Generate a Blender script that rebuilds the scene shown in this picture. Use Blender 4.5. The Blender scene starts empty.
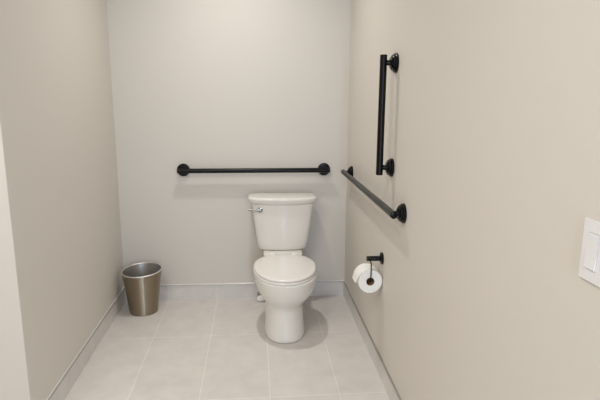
import bpy, bmesh, math
from mathutils import Vector, Matrix
PI = math.pi
S = bpy.context.scene
COL = S.collection

# ------------------------------------------------------------------ dimensions (metres)
W = 1.510          # alcove width: left wall x=0, right wall x=W, back wall y=0
CEIL = 2.6
LEFT_END = -1.482  # outer corner where the left wall stops
ROOM_L, ROOM_F = -1.3, -4.5
BBH = 0.106
TS, TX0, TY1, TDY = 0.3286, 0.2949, -0.5725, 0.6517   # floor tile grid

# ------------------------------------------------------------------ materials
def srgb(r, g, b):
    f = lambda c: c/12.92 if c <= .04045 else ((c+.055)/1.055)**2.4
    return (f(r/255), f(g/255), f(b/255), 1)

def mat(name, col, rough=.5, metal=0, noise=None, bump=None, coat=0, spec=None):
    m = bpy.data.materials.new(name); m.use_nodes = True
    nt = m.node_tree; b = nt.nodes['Principled BSDF']
    b.inputs['Base Color'].default_value = col
    b.inputs['Roughness'].default_value = rough
    b.inputs['Metallic'].default_value = metal
    b.inputs['Coat Weight'].default_value = coat
    if spec is not None: b.inputs['Specular IOR Level'].default_value = spec
    tc = nt.nodes.new('ShaderNodeTexCoord')
    if noise:
        sc, amt = noise
        n = nt.nodes.new('ShaderNodeTexNoise'); n.inputs['Scale'].default_value = sc
        n.inputs['Detail'].default_value = 5
        nt.links.new(tc.outputs['Object'], n.inputs['Vector'])
        r = nt.nodes.new('ShaderNodeMix'); r.data_type = 'RGBA'
        nt.links.new(n.outputs['Fac'], r.inputs[0])
        r.inputs[6].default_value = tuple(c*(1-amt) for c in col[:3])+(1,)
        r.inputs[7].default_value = tuple(min(1, c*(1+amt)) for c in col[:3])+(1,)
        nt.links.new(r.outputs[2], b.inputs['Base Color'])
    if bump:
        sc, st, di = bump
        n2 = nt.nodes.new('ShaderNodeTexNoise'); n2.inputs['Scale'].default_value = sc
        n2.inputs['Detail'].default_value = 3
        nt.links.new(tc.outputs['Object'], n2.inputs['Vector'])
        bp = nt.nodes.new('ShaderNodeBump'); bp.inputs['Strength'].default_value = st
        bp.inputs['Distance'].default_value = di
        nt.links.new(n2.outputs['Fac'], bp.inputs['Height'])
        nt.links.new(bp.outputs['Normal'], b.inputs['Normal'])
    return m

def tile_mat(name, axes, col, grout, origin, size, mortar, rough=.42):
    """straight-laid tile: axes picks which object axes carry the grid"""
    m = mat(name, col, rough)
    nt = m.node_tree; b = nt.nodes['Principled BSDF']
    tc = nt.nodes.new('ShaderNodeTexCoord')
    sx = nt.nodes.new('ShaderNodeSeparateXYZ'); cx = nt.nodes.new('ShaderNodeCombineXYZ')
    nt.links.new(tc.outputs['Object'], sx.inputs[0])
    for i, a in enumerate(axes):
        add = nt.nodes.new('ShaderNodeMath'); add.operation = 'SUBTRACT'
        nt.links.new(sx.outputs[a], add.inputs[0]); add.inputs[1].default_value = origin[i]
        nt.links.new(add.outputs[0], cx.inputs[i])
    br = nt.nodes.new('ShaderNodeTexBrick'); br.offset = 0; br.offset_frequency = 2; br.squash = 1
    nt.links.new(cx.outputs[0], br.inputs['Vector'])
    br.inputs['Scale'].default_value = 1
    br.inputs['Brick Width'].default_value = size[0]
    br.inputs['Row Height'].default_value = size[1]
    br.inputs['Mortar Size'].default_value = mortar
    br.inputs['Mortar Smooth'].default_value = .3
    br.inputs['Bias'].default_value = 0
    br.inputs['Color1'].default_value = col
    br.inputs['Color2'].default_value = tuple(c*.97 for c in col[:3])+(1,)
    br.inputs['Mortar'].default_value = grout
    n = nt.nodes.new('ShaderNodeTexNoise'); n.inputs['Scale'].default_value = 9
    n.inputs['Detail'].default_value = 8; n.inputs['Roughness'].default_value = .65
    nt.links.new(tc.outputs['Object'], n.inputs['Vector'])
    mr = nt.nodes.new('ShaderNodeMapRange'); mr.inputs['From Min'].default_value = .3
    mr.inputs['From Max'].default_value = .7; mr.inputs['To Min'].default_value = .92
    mr.inputs['To Max'].default_value = 1.06
    nt.links.new(n.outputs['Fac'], mr.inputs['Value'])
    mul = nt.nodes.new('ShaderNodeMix'); mul.data_type = 'RGBA'; mul.blend_type = 'MULTIPLY'
    mul.inputs[0].default_value = 1
    nt.links.new(br.outputs['Color'], mul.inputs[6]); nt.links.new(mr.outputs[0], mul.inputs[7])
    nt.links.new(mul.outputs[2], b.inputs['Base Color'])
    bp = nt.nodes.new('ShaderNodeBump'); bp.invert = True
    bp.inputs['Strength'].default_value = .4; bp.inputs['Distance'].default_value = .001
    nt.links.new(br.outputs['Fac'], bp.inputs['Height'])
    nt.links.new(bp.outputs['Normal'], b.inputs['Normal'])
    return m

PAINT = mat('wall_paint', srgb(213.5, 206.2, 196.2), .55, noise=(1.3, .012), bump=(260, .06, .001))
CEILP = mat('ceiling_paint', srgb(238, 236, 230), .7, bump=(200, .05, .001))
TILE_C, GROUT_C = srgb(215, 208, 201), srgb(233, 226, 219)
FLOOR = tile_mat('floor_tile', (0, 1), TILE_C, GROUT_C, (TX0-10*TS, TY1-20*TDY), (TS, TDY), .0022)
BASEX = tile_mat('baseboard_tile_x', (0, 2), srgb(218, 212, 206), GROUT_C, (TX0-10*TS, -.2), (TS, 5), .002)
BASEY = tile_mat('baseboard_tile_y', (1, 2), srgb(218, 212, 206), GROUT_C, (TY1-20*TDY, -.2), (TDY/2, 5), .002)
CAULK = mat('white_caulk', srgb(232, 228, 222), .6, noise=(20, .02))
EDGE = mat('edge_trim_metal', srgb(196, 194, 190), .35, 1, noise=(40, .05))
CERAMIC = mat('glazed_ceramic', srgb(230, 224, 215), .12, noise=(3, .008), coat=.3)
PLASTIC = mat('seat_plastic', srgb(232, 226, 219), .18, noise=(4, .008))
CHROME = mat('chrome', srgb(165, 163, 160), .18, 1, noise=(30, .03))
BLACK = mat('matte_black_metal', srgb(15, 14, 13), .30, .6, noise=(60, .15), bump=(500, .05, .0005))
SWITCH = mat('switch_plastic', srgb(228, 225, 224), .3, noise=(5, .01))
PAPER = mat('toilet_paper', srgb(242, 238, 232), .95, noise=(60, .03), bump=(180, .3, .001), spec=.1)
CARD = mat('cardboard', srgb(150, 120, 92), .9, noise=(80, .1))
WHITEM = mat('white_lacquer', srgb(240, 240, 238), .4, noise=(6, .01))
RUBBER = mat('braided_hose', srgb(150, 150, 150), .4, .7, noise=(300, .3))

def steel_mat():
    m = mat('brushed_steel', srgb(164, 152, 134), .33, 1)
    nt = m.node_tree; b = nt.nodes['Principled BSDF']
    tc = nt.nodes.new('ShaderNodeTexCoord'); mp = nt.nodes.new('ShaderNodeMapping')
    mp.inputs['Scale'].default_value = (6, 6, 500)
    n = nt.nodes.new('ShaderNodeTexNoise'); n.inputs['Scale'].default_value = 1; n.inputs['Detail'].default_value = 3
    nt.links.new(tc.outputs['Object'], mp.inputs[0]); nt.links.new(mp.outputs[0], n.inputs['Vector'])
    mr = nt.nodes.new('ShaderNodeMapRange'); mr.inputs['To Min'].default_value = .36; mr.inputs['To Max'].default_value = .42
    nt.links.new(n.outputs['Fac'], mr.inputs['Value']); nt.links.new(mr.outputs[0], b.inputs['Roughness'])
    b.inputs['Anisotropic'].default_value = 1.0; b.inputs['Anisotropic Rotation'].default_value = .25
    t = nt.nodes.new('ShaderNodeTangent'); t.direction_type = 'RADIAL'; t.axis = 'Z'
    nt.links.new(t.outputs[0], b.inputs['Tangent'])
    return m
STEEL = steel_mat()
LINER = mat('bin_inside', srgb(196, 192, 187), .38, 1, noise=(20, .03))
RIM = mat('polished_rim', srgb(236, 234, 232), .4, 1, noise=(30, .04))

def glass_mat():
    m = bpy.data.materials.new('window_glass'); m.use_nodes = True
    nt = m.node_tree; out = nt.nodes['Material Output']; nt.nodes.remove(nt.nodes['Principled BSDF'])
    t = nt.nodes.new('ShaderNodeBsdfTransparent'); g = nt.nodes.new('ShaderNodeBsdfGlossy')
    g.inputs['Roughness'].default_value = .02
    mx = nt.nodes.new('ShaderNodeMixShader'); fr = nt.nodes.new('ShaderNodeFresnel'); fr.inputs[0].default_value = 1.45
    nt.links.new(fr.outputs[0], mx.inputs[0]); nt.links.new(t.outputs[0], mx.inputs[1]); nt.links.new(g.outputs[0], mx.inputs[2])
    nt.links.new(mx.outputs[0], out.inputs['Surface'])
    return m
GLASS = glass_mat()

# ------------------------------------------------------------------ mesh helpers
def box(bm, x0, x1, y0, y1, z0, z1, bev=0, seg=3):
    b2 = bmesh.new()
    bmesh.ops.create_cube(b2, size=1)
    for v in b2.verts:
        v.co = Vector(((x0+x1)/2+v.co.x*(x1-x0), (y0+y1)/2+v.co.y*(y1-y0), (z0+z1)/2+v.co.z*(z1-z0)))
    if bev: bmesh.ops.bevel(b2, geom=b2.edges[:], offset=bev, segments=seg, profile=.5, affect='EDGES')
    merge(bm, b2); return bm

def merge(bm, b2, M=None):
    if M is not None: bmesh.ops.transform(b2, matrix=M, verts=b2.verts)
    me = bpy.data.meshes.new('tmp'); b2.to_mesh(me); b2.free()
    bm.from_mesh(me); bpy.data.meshes.remove(me)

def loft(bm, rings, cap0=True, cap1=True):
    vs = [[bm.verts.new(p) for p in r] for r in rings]
    n = len(rings[0])
    for a, b in zip(vs, vs[1:]):
        for i in range(n):
            j = (i+1) % n
            bm.faces.new((a[i], a[j], b[j], b[i]))
    if cap0: bm.faces.new(list(reversed(vs[0])))
    if cap1: bm.faces.new(vs[-1])
    return bm

def lathe(bm, prof, M=None, n=48, closed=False, cap=True):
    """prof: (radius, height) pairs about +z, then moved by M"""
    b2 = bmesh.new()
    rings = [[Vector((r*math.cos(2*PI*i/n), r*math.sin(2*PI*i/n), h)) for i in range(n)] for r, h in prof]
    if closed: rings.append(rings[0]); loft(b2, rings, False, False); bmesh.ops.remove_doubles(b2, verts=b2.verts, dist=1e-6)
    else: loft(b2, rings, cap, cap)
    merge(bm, b2, M); return bm

def tube(bm, pts, r, n=16):
    pts = [Vector(p) for p in pts]
    rings = []; up = None
    for i, p in enumerate(pts):
        d = (pts[min(i+1, len(pts)-1)]-pts[max(i-1, 0)]).normalized()
        if up is None:
            up = Vector((0, 0, 1)) if abs(d.z) < .9 else Vector((1, 0, 0))
        a = d.cross(up).normalized(); up = a.cross(d).normalized()
        rings.append([p+r*(a*math.cos(2*PI*k/n)+up*math.sin(2*PI*k/n)) for k in range(n)])
    loft(bm, rings); return bm

def obj(name, bm, m, parent=None, smooth=True, angle=40, loc=None):
    bmesh.ops.recalc_face_normals(bm, faces=bm.faces)
    me = bpy.data.meshes.new(name)
    if smooth:
        for f in bm.faces: f.smooth = True
        for e in bm.edges:
            if len(e.link_faces) == 2 and e.calc_face_angle(0) > math.radians(angle): e.smooth = False
    bm.to_mesh(me); bm.free()
    o = bpy.data.objects.new(name, me); COL.objects.link(o)
    me.materials.append(m)
    if parent: o.parent = parent
    if loc: o.location = loc
    return o

def thing(name, label, cat, loc=(0, 0, 0), rotz=0, group=None):
    o = bpy.data.objects.new(name, None); COL.objects.link(o)
    o.empty_display_size = .05
    o.location = loc; o.rotation_euler = (0, 0, rotz); o['label'] = label; o['category'] = cat
    if group: o['group'] = group
    return o

def struct(name, bm, m, parent=None, smooth=False):
    o = obj(name, bm, m, parent, smooth)
    if not parent: o['kind'] = 'structure'
    return o

def frame_to(axis, loc):
    """matrix taking +z to `axis`, at loc"""
    return Matrix.Translation(loc) @ Vector((0, 0, 1)).rotation_difference(Vector(axis)).to_matrix().to_4x4()

# ------------------------------------------------------------------ room shell
T = .12
struct('floor', box(bmesh.new(), ROOM_L-T, W+T, ROOM_F-T, T, -.1, 0), FLOOR)
struct('ceiling', box(bmesh.new(), ROOM_L-T, W+T, ROOM_F-T, T, CEIL, CEIL+.1), CEILP)
struct('wall_back', box(bmesh.new(), -T, W+T, 0, T, 0, CEIL), PAINT)
# left wall of the alcove: solid block whose end faces the camera
b = box(bmesh.new(), ROOM_L, 0, LEFT_END, 0, 0, CEIL)
vert = [e for e in b.edges if abs(e.verts[0].co.z-e.verts[1].co.z) > 1 and e.verts[0].co.x > -.01 and e.verts[0].co.y < -1]
bmesh.ops.bevel(b, geom=vert, offset=.004, segments=3, profile=.5, affect='EDGES')
struct('wall_left', b, PAINT)
struct('wall_outer', box(bmesh.new(), ROOM_L-T, ROOM_L, ROOM_F, 0, 0, CEIL), PAINT)
struct('wall_right', box(bmesh.new(), W, W+T, ROOM_F, 0, 0, CEIL), PAINT)
# wall behind the camera with the tall window that lets the daylight in
WX0, WX1, WZ0, WZ1 = 1.02, 1.48, .1, 2.2
b = bmesh.new()
box(b, ROOM_L-T, WX0, ROOM_F-T, ROOM_F, 0, CEIL); box(b, WX1, W+T, ROOM_F-T, ROOM_F, 0, CEIL)
box(b, WX0, WX1, ROOM_F-T, ROOM_F, 0, WZ0); box(b, WX0, WX1, ROOM_F-T, ROOM_F, WZ1, CEIL)
struct('wall_front', b, PAINT)
b = bmesh.new()
for (a, c, d, e) in ((WX0, WX0+.05, WZ0, WZ1), (WX1-.05, WX1, WZ0, WZ1), (WX0+.05, WX1-.05, WZ0, WZ0+.05), (WX0+.05, WX1-.05, WZ1-.05, WZ1)):
    box(b, a, c, ROOM_F-.09, ROOM_F-.03, d, e, .004)
win = struct('window_1', b, WHITEM)
pane = obj('pane', box(bmesh.new(), WX0+.05, WX1-.05, ROOM_F-.063, ROOM_F-.057, WZ0+.05, WZ1-.05), GLASS, win, False)

# tiled baseboards with a thin metal edge strip along the top
BT = .0045
def baseboard(name, x0, x1, y0, y1, m, strip, bead):
    o = struct(name, box(bmesh.new(), x0, x1, y0, y1, 0, BBH-.004), m)
    if bead: obj('caulk_bead', tube(bmesh.new(), bead, .003, 8), CAULK, o)
    obj('edge_strip', box(bmesh.new(), *strip, BBH-.004, BBH, .0008, 1), EDGE, o, False)
baseboard('baseboard_back', 0, W, -BT, 0, BASEX, (0, W, -.010, 0), ((0, -.001, BBH+.0005), (W, -.001, BBH+.0005)))
baseboard('baseboard_left', 0, BT, LEFT_END, -BT, BASEY, (0, .010, LEFT_END, -.010), ((.001, LEFT_END, BBH+.0005), (.001, 0, BBH+.0005)))
baseboard('baseboard_right', W-BT, W, ROOM_F, -BT, BASEY, (W-.010, W, ROOM_F, -.010), None)
baseboard('baseboard_end', ROOM_L, BT, LEFT_END-BT, LEFT_END, BASEX, (ROOM_L, BT+.001, LEFT_END-BT-.001, LEFT_END), ((ROOM_L, LEFT_END-.001, BBH+.0005), (BT, LEFT_END-.001, BBH+.0005)))

# recessed downlight trim, plus the frame of the added fill panel
LIGHTS = [(.78, -.66), (-.05, -2.85)]
x, y = LIGHTS[0]
struct('trim_1', lathe(bmesh.new(), [(.055, -.001), (.057, -.008), (.082, -.005), (.085, 0), (.055, 0)],
       Matrix.Translation((x, y, CEIL)), closed=True), WHITEM, smooth=True)
x, y = LIGHTS[1]                      # unseen flat panel, added behind the camera to even out the light
b = bmesh.new()
for (x0, x1, y0, y1) in ((-.58, .58, -.58, -.55), (-.58, .58, .55, .58), (-.58, -.55, -.55, .55), (.55, .58, -.55, .55)):
    box(b, x+x0, x+x1, y+y0, y+y1, CEIL-.016, CEIL)
struct('fill_panel_frame', b, WHITEM)

# ------------------------------------------------------------------ toilet
RX = Matrix.Rotation(PI/2, 4, 'X')   # +z -> -y
toilet = thing('toilet', 'white two-piece toilet with its lid closed, standing against the back wall', 'toilet',
               (1.068, -.02, 0), math.radians(-.6))
N = 72
def oval(w, front, back, yc, z, ef=2.0, eb=2.6):
    pts = []
    for i in range(N):
        t = 2*PI*i/N; c, s = math.cos(t), math.sin(t)
        e = ef if s < 0 else eb
        x = w*math.copysign(abs(c)**(2/e), c)
        ly = (yc-front) if s < 0 else (back-yc)
        pts.append(Vector((x, yc+ly*math.copysign(abs(s)**(2/e), s), z)))
    return pts
# bowl and pedestal, local y is -distance from the wall (object sits at y=-.02)
prof = [  # z, half width, front, back, centre
    (0, .116, -.680, -.10, -.50), (.004, .120, -.687, -.09, -.50), (.014, .1212, -.689, -.09, -.50), (.035, .118, -.683, -.09, -.50),
    (.09, .1135, -.672, -.09, -.50), (.14, .110, -.666, -.09, -.49), (.175, .109, -.664, -.10, -.48),
    (.195, .1135, -.668, -.11, -.48), (.213, .125, -.679, -.13, -.47), (.235, .144, -.697, -.15, -.46),
    (.265, .163, -.716, -.17, -.46), (.30, .1755, -.729, -.185, -.46), (.337, .1825, -.737, -.195, -.46),
    (.356, .1845, -.740, -.20, -.46), (.364, .1838, -.7395, -.20, -.46), (.3685, .179, -.735, -.205, -.46)]
rings = [oval(w, f, bk, c, z, 2.25, 3.2 if z < .2 else 2.3) for z, w, f, bk, c in prof]
for q in rings:
    for p in q:
        p.x += .003 if p.z > .24 else (-.004 if p.z < .2 else 0)
        if p.z > .24: p.x *= 1.012
b = loft(bmesh.new(), rings)
# deck that carries the tank
def rrect(w, y0, y1, z, e=7, bulge=0):
    pts = []; yc = (y0+y1)/2; h = (y1-y0)/2
    for i in range(N):
        t = 2*PI*i/N; c, s = math.cos(t), math.sin(t)
        x = w*math.copysign(abs(c)**(2/e), c); y = yc+h*math.copysign(abs(s)**(2/e), s)
        if s < 0: y += bulge*(x/w)**2
        pts.append(Vector((x, y, z)))
    return pts
loft(b, [rrect(.098, -.26, -.03, .23), rrect(.118, -.27, -.025, .30), rrect(.125, -.275, -.02, .365),
         rrect(.125, -.275, -.02, .386), rrect(.123, -.273, -.022, .391), rrect(.118, -.268, -.027, .393)])
bowl = obj('bowl', b, CERAMIC, toilet, angle=50)
# seat ring
b = bmesh.new()
def scaled(k, z): return oval(.188*k, -.46+(-.743+.46)*k, -.46+.215*k, -.46, z, 2.1, 2.25)
loft(b, [scaled(.985, .3686), scaled(.995, .371), scaled(.995, .378), scaled(.98, .3812), scaled(.62, .3808), scaled(.60, .378), scaled(.60, .372), scaled(.62, .3686), scaled(.985, .3686)], False, False)
bmesh.ops.remove_doubles(b, verts=b.verts, dist=1e-6)
obj('seat', b, PLASTIC, toilet, angle=50)
b = bmesh.new()
loft(b, [scaled(.95, .3838), scaled(.975, .385), scaled(.981, .3885), scaled(.977, .393), scaled(.955, .3972), scaled(.90, .400), scaled(.7, .4035), scaled(.4, .406), scaled(.1, .407)])
obj('seat_lid', b, PLASTIC, toilet, angle=50)
for s in (-1, 1):
    hb = box(bmesh.new(), s*.07-.022, s*.07+.022, -.280, -.240, .3925, .4085, .005)
    obj('hinge', hb, PLASTIC, toilet)
# tank
b = bmesh.new(); bl = .018
loft(b, [rrect(.135, -.165, -.03, .3935, 5, bl), rrect(.146, -.172, -.024, .396, 5.5, bl), rrect(.153, -.177, -.02, .402, 6, bl), rrect(.157, -.180, -.018, .414, 7, bl),
         rrect(.163, -.182, -.016, .45, 9, bl), rrect(.181, -.188, -.012, .58, 9, bl), rrect(.194, -.193, -.010, .68, 9, bl),
         rrect(.1965, -.194, -.010, .703, 9, bl)])
bmesh.ops.scale(b, vec=(1.012, 1, 1), verts=b.verts)
tank = obj('tank', b, CERAMIC, toilet, angle=50)
b = bmesh.new(); bl = .03
loft(b, [rrect(.199, -.199, -.008, .7035, 6, bl), rrect(.206, -.205, -.006, .705, 6, bl), rrect(.212, -.210, -.004, .712, 6, bl),
         rrect(.219, -.216, -.002, .731, 6, bl), rrect(.2195, -.2165, -.002, .737, 6, bl), rrect(.217, -.214, -.004, .742, 6, bl),
         rrect(.211, -.208, -.008, .7455, 6, bl), rrect(.19, -.19, -.02, .747, 6, bl)])
bmesh.ops.scale(b, vec=(1.012, 1, 1), verts=b.verts)
obj('tank_lid', b, CERAMIC, toilet, angle=50)
# flush lever on the left of the tank front
b = bmesh.new()
M = frame_to((0, -1, 0), (-.143, -.176, .668))
lathe(b, [(.0165, -.006), (.0165, .008), (.015, .011), (.0085, .012), (.0085, .020), (.0105, .021), (.0105, .029), (.008, .031)], M, 32)
lev = obj('flush_lever', b, CHROME, toilet)
b = bmesh.new()
R_ = []
for k, (x, zz, rw, rt) in enumerate(((-.143, .668, .0085, .005), (-.17, .6695, .007, .0045), (-.20, .6725, .006, .004), (-.215, .6735, .0065, .004), (-.219, .6735, .004, .003))):
    R_.append([Vector((x, -.2015+rt*math.cos(2*PI*i/20), zz+rw*math.sin(2*PI*i/20))) for i in range(20)])
loft(b, R_)
obj('handle', b, CHROME, lev)
# ------------------------------------------------------------------ water supply valve
vx, vz = .926, .025
valve = thing('supply_valve', 'small water shutoff valve with white oval knob, left of the toilet base', 'valve', (vx, -BT, vz))
b = lathe(bmesh.new(), [(.025, 0), (.025, .002), (.02, .007), (.011, .009), (.011, .035)], RX, 32)
obj('escutcheon', b, CHROME, valve)
b = lathe(bmesh.new(), [(.012, .033), (.0145, .035), (.0145, .062), (.012, .064), (.006, .066), (.006, .076)], RX, 24)
tube(b, [(0, -.048, .008), (0, -.048, .036)], .009)
tube(b, [(0, -.048, .030), (0, -.048, .042)], .0115, 6)
obj('valve_body', b, CHROME, valve)
b = bmesh.new()
ring = lambda k, y: [Vector((0.030*k*math.cos(2*PI*i/32), y, 0.021*k*math.sin(2*PI*i/32))) for i in range(32)]
loft(b, [ring(.8, -.072), ring(1, -.076), ring(1.02, -.084), ring(.9, -.09), ring(.5, -.092)])
obj('knob', b, WHITEM, valve)
P = [Vector((0, -.048, .04)), Vector((-.004, -.05, .12)), Vector((.012, -.06, .22)), Vector((.03, -.07, .30)), Vector((.034, -.075, .365))]
pts = []
for i in range(len(P)-1):
    p0, p1, p2, p3 = P[max(i-1, 0)], P[i], P[i+1], P[min(i+2, len(P)-1)]
    for k in range(8):
        t = k/8
        pts.append(.5*((2*p1)+(p2-p0)*t+(2*p0-5*p1+4*p2-p3)*t*t+(3*p1-p0-3*p2+p3)*t**3))
pts.append(P[-1])
obj('supply_hose', tube(bmesh.new(), pts, .006), RUBBER, valve)

# ------------------------------------------------------------------ waste bin
H = .280
can = thing('waste_bin', 'tapered brushed steel waste bin with a slanted open top in the left corner', 'bin', (.162, -.182, 0))
n = 96
SLX, SLY = .04, .055          # slope of the rim across x and y
def canring(f, dr=0, dz=0):
    r = .088+.036*f+dr
    out = []
    for i in range(n):
        a = 2*PI*i/n
        z = H*f+dz
        z += f*f*(SLX*r*math.cos(a)+SLY*r*math.sin(a))
        out.append(Vector((r*math.cos(a), r*math.sin(a), z)))
    return out
b = bmesh.new()
loft(b, [canring(0, -.004), canring(0, -.001, .001), canring(.012, 0)]+[canring(k/12) for k in range(1, 13)]
     + [canring(1, -.003)]+[canring(k/12, -.003) for k in range(11, 0, -1)]+[canring(.03, -.003), canring(.025, -.012)])
bmesh.ops.recalc_face_normals(b, faces=b.faces)
for f in b.faces:
    c = f.calc_center_median(); f.normal_update()
    if f.normal.x*c.x+f.normal.y*c.y < 0 or (f.normal.z > .5 and c.z < .1): f.material_index = 1
body = obj('bin_body', b, STEEL, can, angle=50)
body.data.materials.append(LINER)
# rolled rim
b = bmesh.new(); rr = .0040
top = canring(1, -.001)
rings = []
for i in range(n):
    a = 2*PI*i/n; d = Vector((math.cos(a), math.sin(a), 0))
    rings.append([top[i]+d*rr*math.cos(2*PI*k/10)+Vector((0, 0, rr*math.sin(2*PI*k/10))) for k in range(10)])
rings.append(rings[0]); loft(b, rings, False, False)
bmesh.ops.remove_doubles(b, verts=b.verts, dist=1e-7)
obj('rim', b, RIM, can)

# ------------------------------------------------------------------ grab bars
FPROF = [(.0415, -.0006), (.0415, .009), (.0395, .0115), (.0345, .012), (.0345, .019), (.0325, .0215), (.025, .022), (.025, .0255), (.023, .0275), (.014, .028)]
def grab_bar(name, label, origin, along, out, half, over=.034, stand=.052):
    """origin: middle of the bar on the wall; along: bar direction; out: wall normal"""
    along, out = Vector(along), Vector(out)
    t = thing(name, label, 'grab bar', origin, 0)
    b = lathe(bmesh.new(), [(.0135, -half-over), (.0155, -half-over+.0015), (.0155, half+over-.0015), (.0135, half+over)], frame_to(along, out*stand), 40)
    obj('bar', b, BLACK, t)
    for s in (-1, 1):
        f = obj('flange', lathe(bmesh.new(), FPROF, frame_to(out, along*s*half), 56), BLACK, t, angle=25)
        b = lathe(bmesh.new(), [(.0125, .027), (.0125, .031), (.0115, .033), (.0115, stand-.006)], frame_to(out, along*s*half), 28)
        obj('post', b, BLACK, f)
    return t
grab_bar('grab_bar', 'long black horizontal grab bar on the back wall above the toilet tank', (.8885, 0, .900), (1, 0, 0), (0, -1, 0), .464)
grab_bar('grab_bar', 'black horizontal grab bar running along the right wall below the upright one', (W, -.771, .9035), (0, 1, 0), (-1, 0, 0), .584)
grab_bar('grab_bar', 'short black vertical grab bar mounted upright on the right wall', (W, -1.139, 1.295), (0, 0, 1), (-1, 0, 0), .2285, stand=.058)

# ------------------------------------------------------------------ toilet paper holder and roll
HY, HZ = -1.032, .6035
hold = thing('toilet_paper_holder', 'small black wall-mounted toilet paper holder with a thin wire arm on the right wall', 'toilet paper holder', (W, HY, HZ))
b = lathe(bmesh.new(), [(.0295, -.0006), (.0295, .006), (.028, .008), (.019, .0085), (.019, .010), (.0175, .0115), (.0125, .011)], frame_to((-1, 0, 0), (0, 0, 0)), 48)
obj('flange', b, BLACK, hold, angle=25)
b = lathe(bmesh.new(), [(.0125, .0105), (.0125, .0765), (.0115, .078)], frame_to((-1, 0, 0), (0, 0, 0)), 40)
obj('post', b, BLACK, hold)
# roll axis
RR, RL = .0592, .104
RXc, RYf, RZc = W-.0615, -1.056, .4935      # front-face centre of the roll
wx = RXc-W
wz = RZc+.0162-HZ
b = bmesh.new()
arc = lambda c, r, a0, a1, k=7: [(wx, c[0]+r*math.cos(math.radians(a0+(a1-a0)*i/k)), c[1]+r*math.sin(math.radians(a0+(a1-a0)*i/k))) for i in range(k+1)]
yf = RYf-.008-HY                       # wire drops just in front of the roll
pts = [(wx, 0, -.009)]+[(wx, -.006, -.013)]+arc((yf+.012, -.026), .012, 90, 180)+arc((yf+.012, wz+.012), .012, 180, 270)+[(wx, .092, wz)]
tube(b, pts, .0028, 12)
obj('wire_arm', b, BLACK, hold)

roll = thing('toilet_paper_roll', 'white toilet paper roll hanging from the black holder on the right wall', 'toilet paper', (RXc, RYf, RZc))
RY = frame_to((0, 1, 0), (0, 0, 0))
b = lathe(bmesh.new(), [(.0205, .0005), (.0225, 0), (RR-.0015, 0), (RR, .0015), (RR, RL-.0015), (RR-.0015, RL), (.0225, RL), (.0205, RL-.0005)], RY, 72, closed=True)
obj('paper', b, PAPER, roll, angle=35)
b = lathe(bmesh.new(), [(.0192, -.0006), (.0203, -.0006), (.0203, RL+.0006), (.0192, RL+.0006)], RY, 48, closed=True)
obj('cardboard_core', b, CARD, roll, angle=35)
# loose end hanging over the left side
outer, inner = [], []
path = []
for i in range(13):
    a = math.radians(100+(178-100)*i/12)
    r = RR+.0012+.004*(i/12)**2
    path.append(Vector((r*math.cos(a), 0, r*math.sin(a))))
for q in ((-.0660, -.004), (-.0680, -.010), (-.0690, -.014)): path.append(Vector((q[0], 0, q[1])))
b = bmesh.new()
rings = []
for k, p in enumerate(path):
    d = (path[min(k+1, len(path)-1)]-path[max(k-1, 0)]).normalized(); nn = Vector((-d.z, 0, d.x)); nn = -nn if nn.dot(Vector((p.x, 0, p.z))) < 0 else nn
    y0 = .001+.022*max(0, (k-9)/(len(path)-10))**1.5       # torn slantwise
    rings.append([p+Vector((0, RL-.001, 0)), p+Vector((0, y0, 0)), p+Vector((0, y0, 0))+nn*.0009, p+Vector((0, RL-.001, 0))+nn*.0009])
loft(b, rings)
obj('loose_sheet', b, PAPER, roll, angle=50)

# ------------------------------------------------------------------ light switch
SY0, SZ0, SZ1 = -2.517, 1.0485, 1.162
sw = thing('light_switch', 'white rocker light switch on the right wall at the edge of the frame', 'light switch', (W, SY0-.031, (SZ0+SZ1)/2))
hz = (SZ1-SZ0)/2
b = bmesh.new()
for (y0, y1, z0, z1) in ((.0152, .031, -hz, hz), (-.031, -.0152, -hz, hz), (-.0152, .0152, .034, hz), (-.0152, .0152, -hz, -.034)):
    box(b, -.0055, -.0005, y0, y1, z0, z1)
bmesh.ops.remove_doubles(b, verts=b.verts, dist=1e-5)
obj('cover_plate', b, SWITCH, sw, False)
b = bmesh.new()
prof = [(-.0005, .0332), (-.0055, .0332), (-.0068, .0325), (-.0060, 0), (-.0098, -.0315), (-.0085, -.0332), (-.0005, -.0332)]
loft(b, [[Vector((x, y, z)) for x, z in prof] for y in (-.0145, .0145)])
bmesh.ops.bevel(b, geom=[e for e in b.edges if e.calc_face_angle(0) > .5], offset=.0006, segments=2, affect='EDGES')
obj('rocker', b, SWITCH, sw, angle=25)

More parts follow.
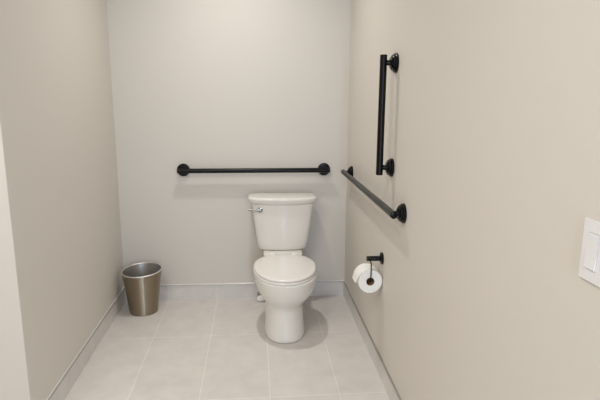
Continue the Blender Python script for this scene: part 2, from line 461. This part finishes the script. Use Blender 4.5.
# ------------------------------------------------------------------ lights
def area(name, loc, rot, size, power, col, shape='DISK', size_y=None, spread=None):
    l = bpy.data.lights.new(name, 'AREA'); l.shape = shape; l.size = size; l.energy = power; l.color = col
    if size_y: l.size_y = size_y
    if spread: l.spread = spread
    o = bpy.data.objects.new(name, l); COL.objects.link(o); o.location = loc; o.rotation_euler = rot
    return o
WARM = (1, .995, .968)
area('alcove_downlight', (LIGHTS[0][0], LIGHTS[0][1], CEIL-.004), (0, 0, 0), .085, 5.9, WARM, spread=math.radians(132))
area('added_fill_panel', (LIGHTS[1][0], LIGHTS[1][1], CEIL-.012), (0, 0, 0), 1.1, 27.5, WARM, 'RECTANGLE', 1.1)  # added out of view as strong soft fill for the alcove
area('daylight', ((WX0+WX1)/2, ROOM_F-.25, (WZ0+WZ1)/2), (PI/2, 0, 0), WX1-WX0, 33, (.57, .75, 1), 'RECTANGLE', WZ1-WZ0)
w = bpy.data.worlds.new('World'); S.world = w; w.use_nodes = True
w.node_tree.nodes['Background'].inputs[0].default_value = (.6, .75, 1, 1)
w.node_tree.nodes['Background'].inputs[1].default_value = 1.0

# ------------------------------------------------------------------ camera
cx, cy, cz, pitch, yaw, rl, f = 0.89528, -3.39617, 1.3796, 0.1997, 0.08757, 0.00673, 513.46
F = Vector((math.sin(yaw)*math.cos(pitch), math.cos(yaw)*math.cos(pitch), -math.sin(pitch)))
r = Vector((math.cos(yaw), -math.sin(yaw), 0)); u = r.cross(F)
r2 = r*math.cos(rl)+u*math.sin(rl); u2 = -r*math.sin(rl)+u*math.cos(rl)
cam = bpy.data.cameras.new('Camera'); cam.sensor_width = 36; cam.lens = f*36/600; cam.clip_start = .02
co = bpy.data.objects.new('Camera', cam); COL.objects.link(co)
M = Matrix((r2, u2, -F)).transposed().to_4x4(); M.translation = (cx, cy, cz)
co.matrix_world = M
S.camera = co

vs = S.view_settings
vs.view_transform = 'Standard'; vs.look = 'None'; vs.gamma = 1; vs.use_curve_mapping = False
vs.exposure = 0.44
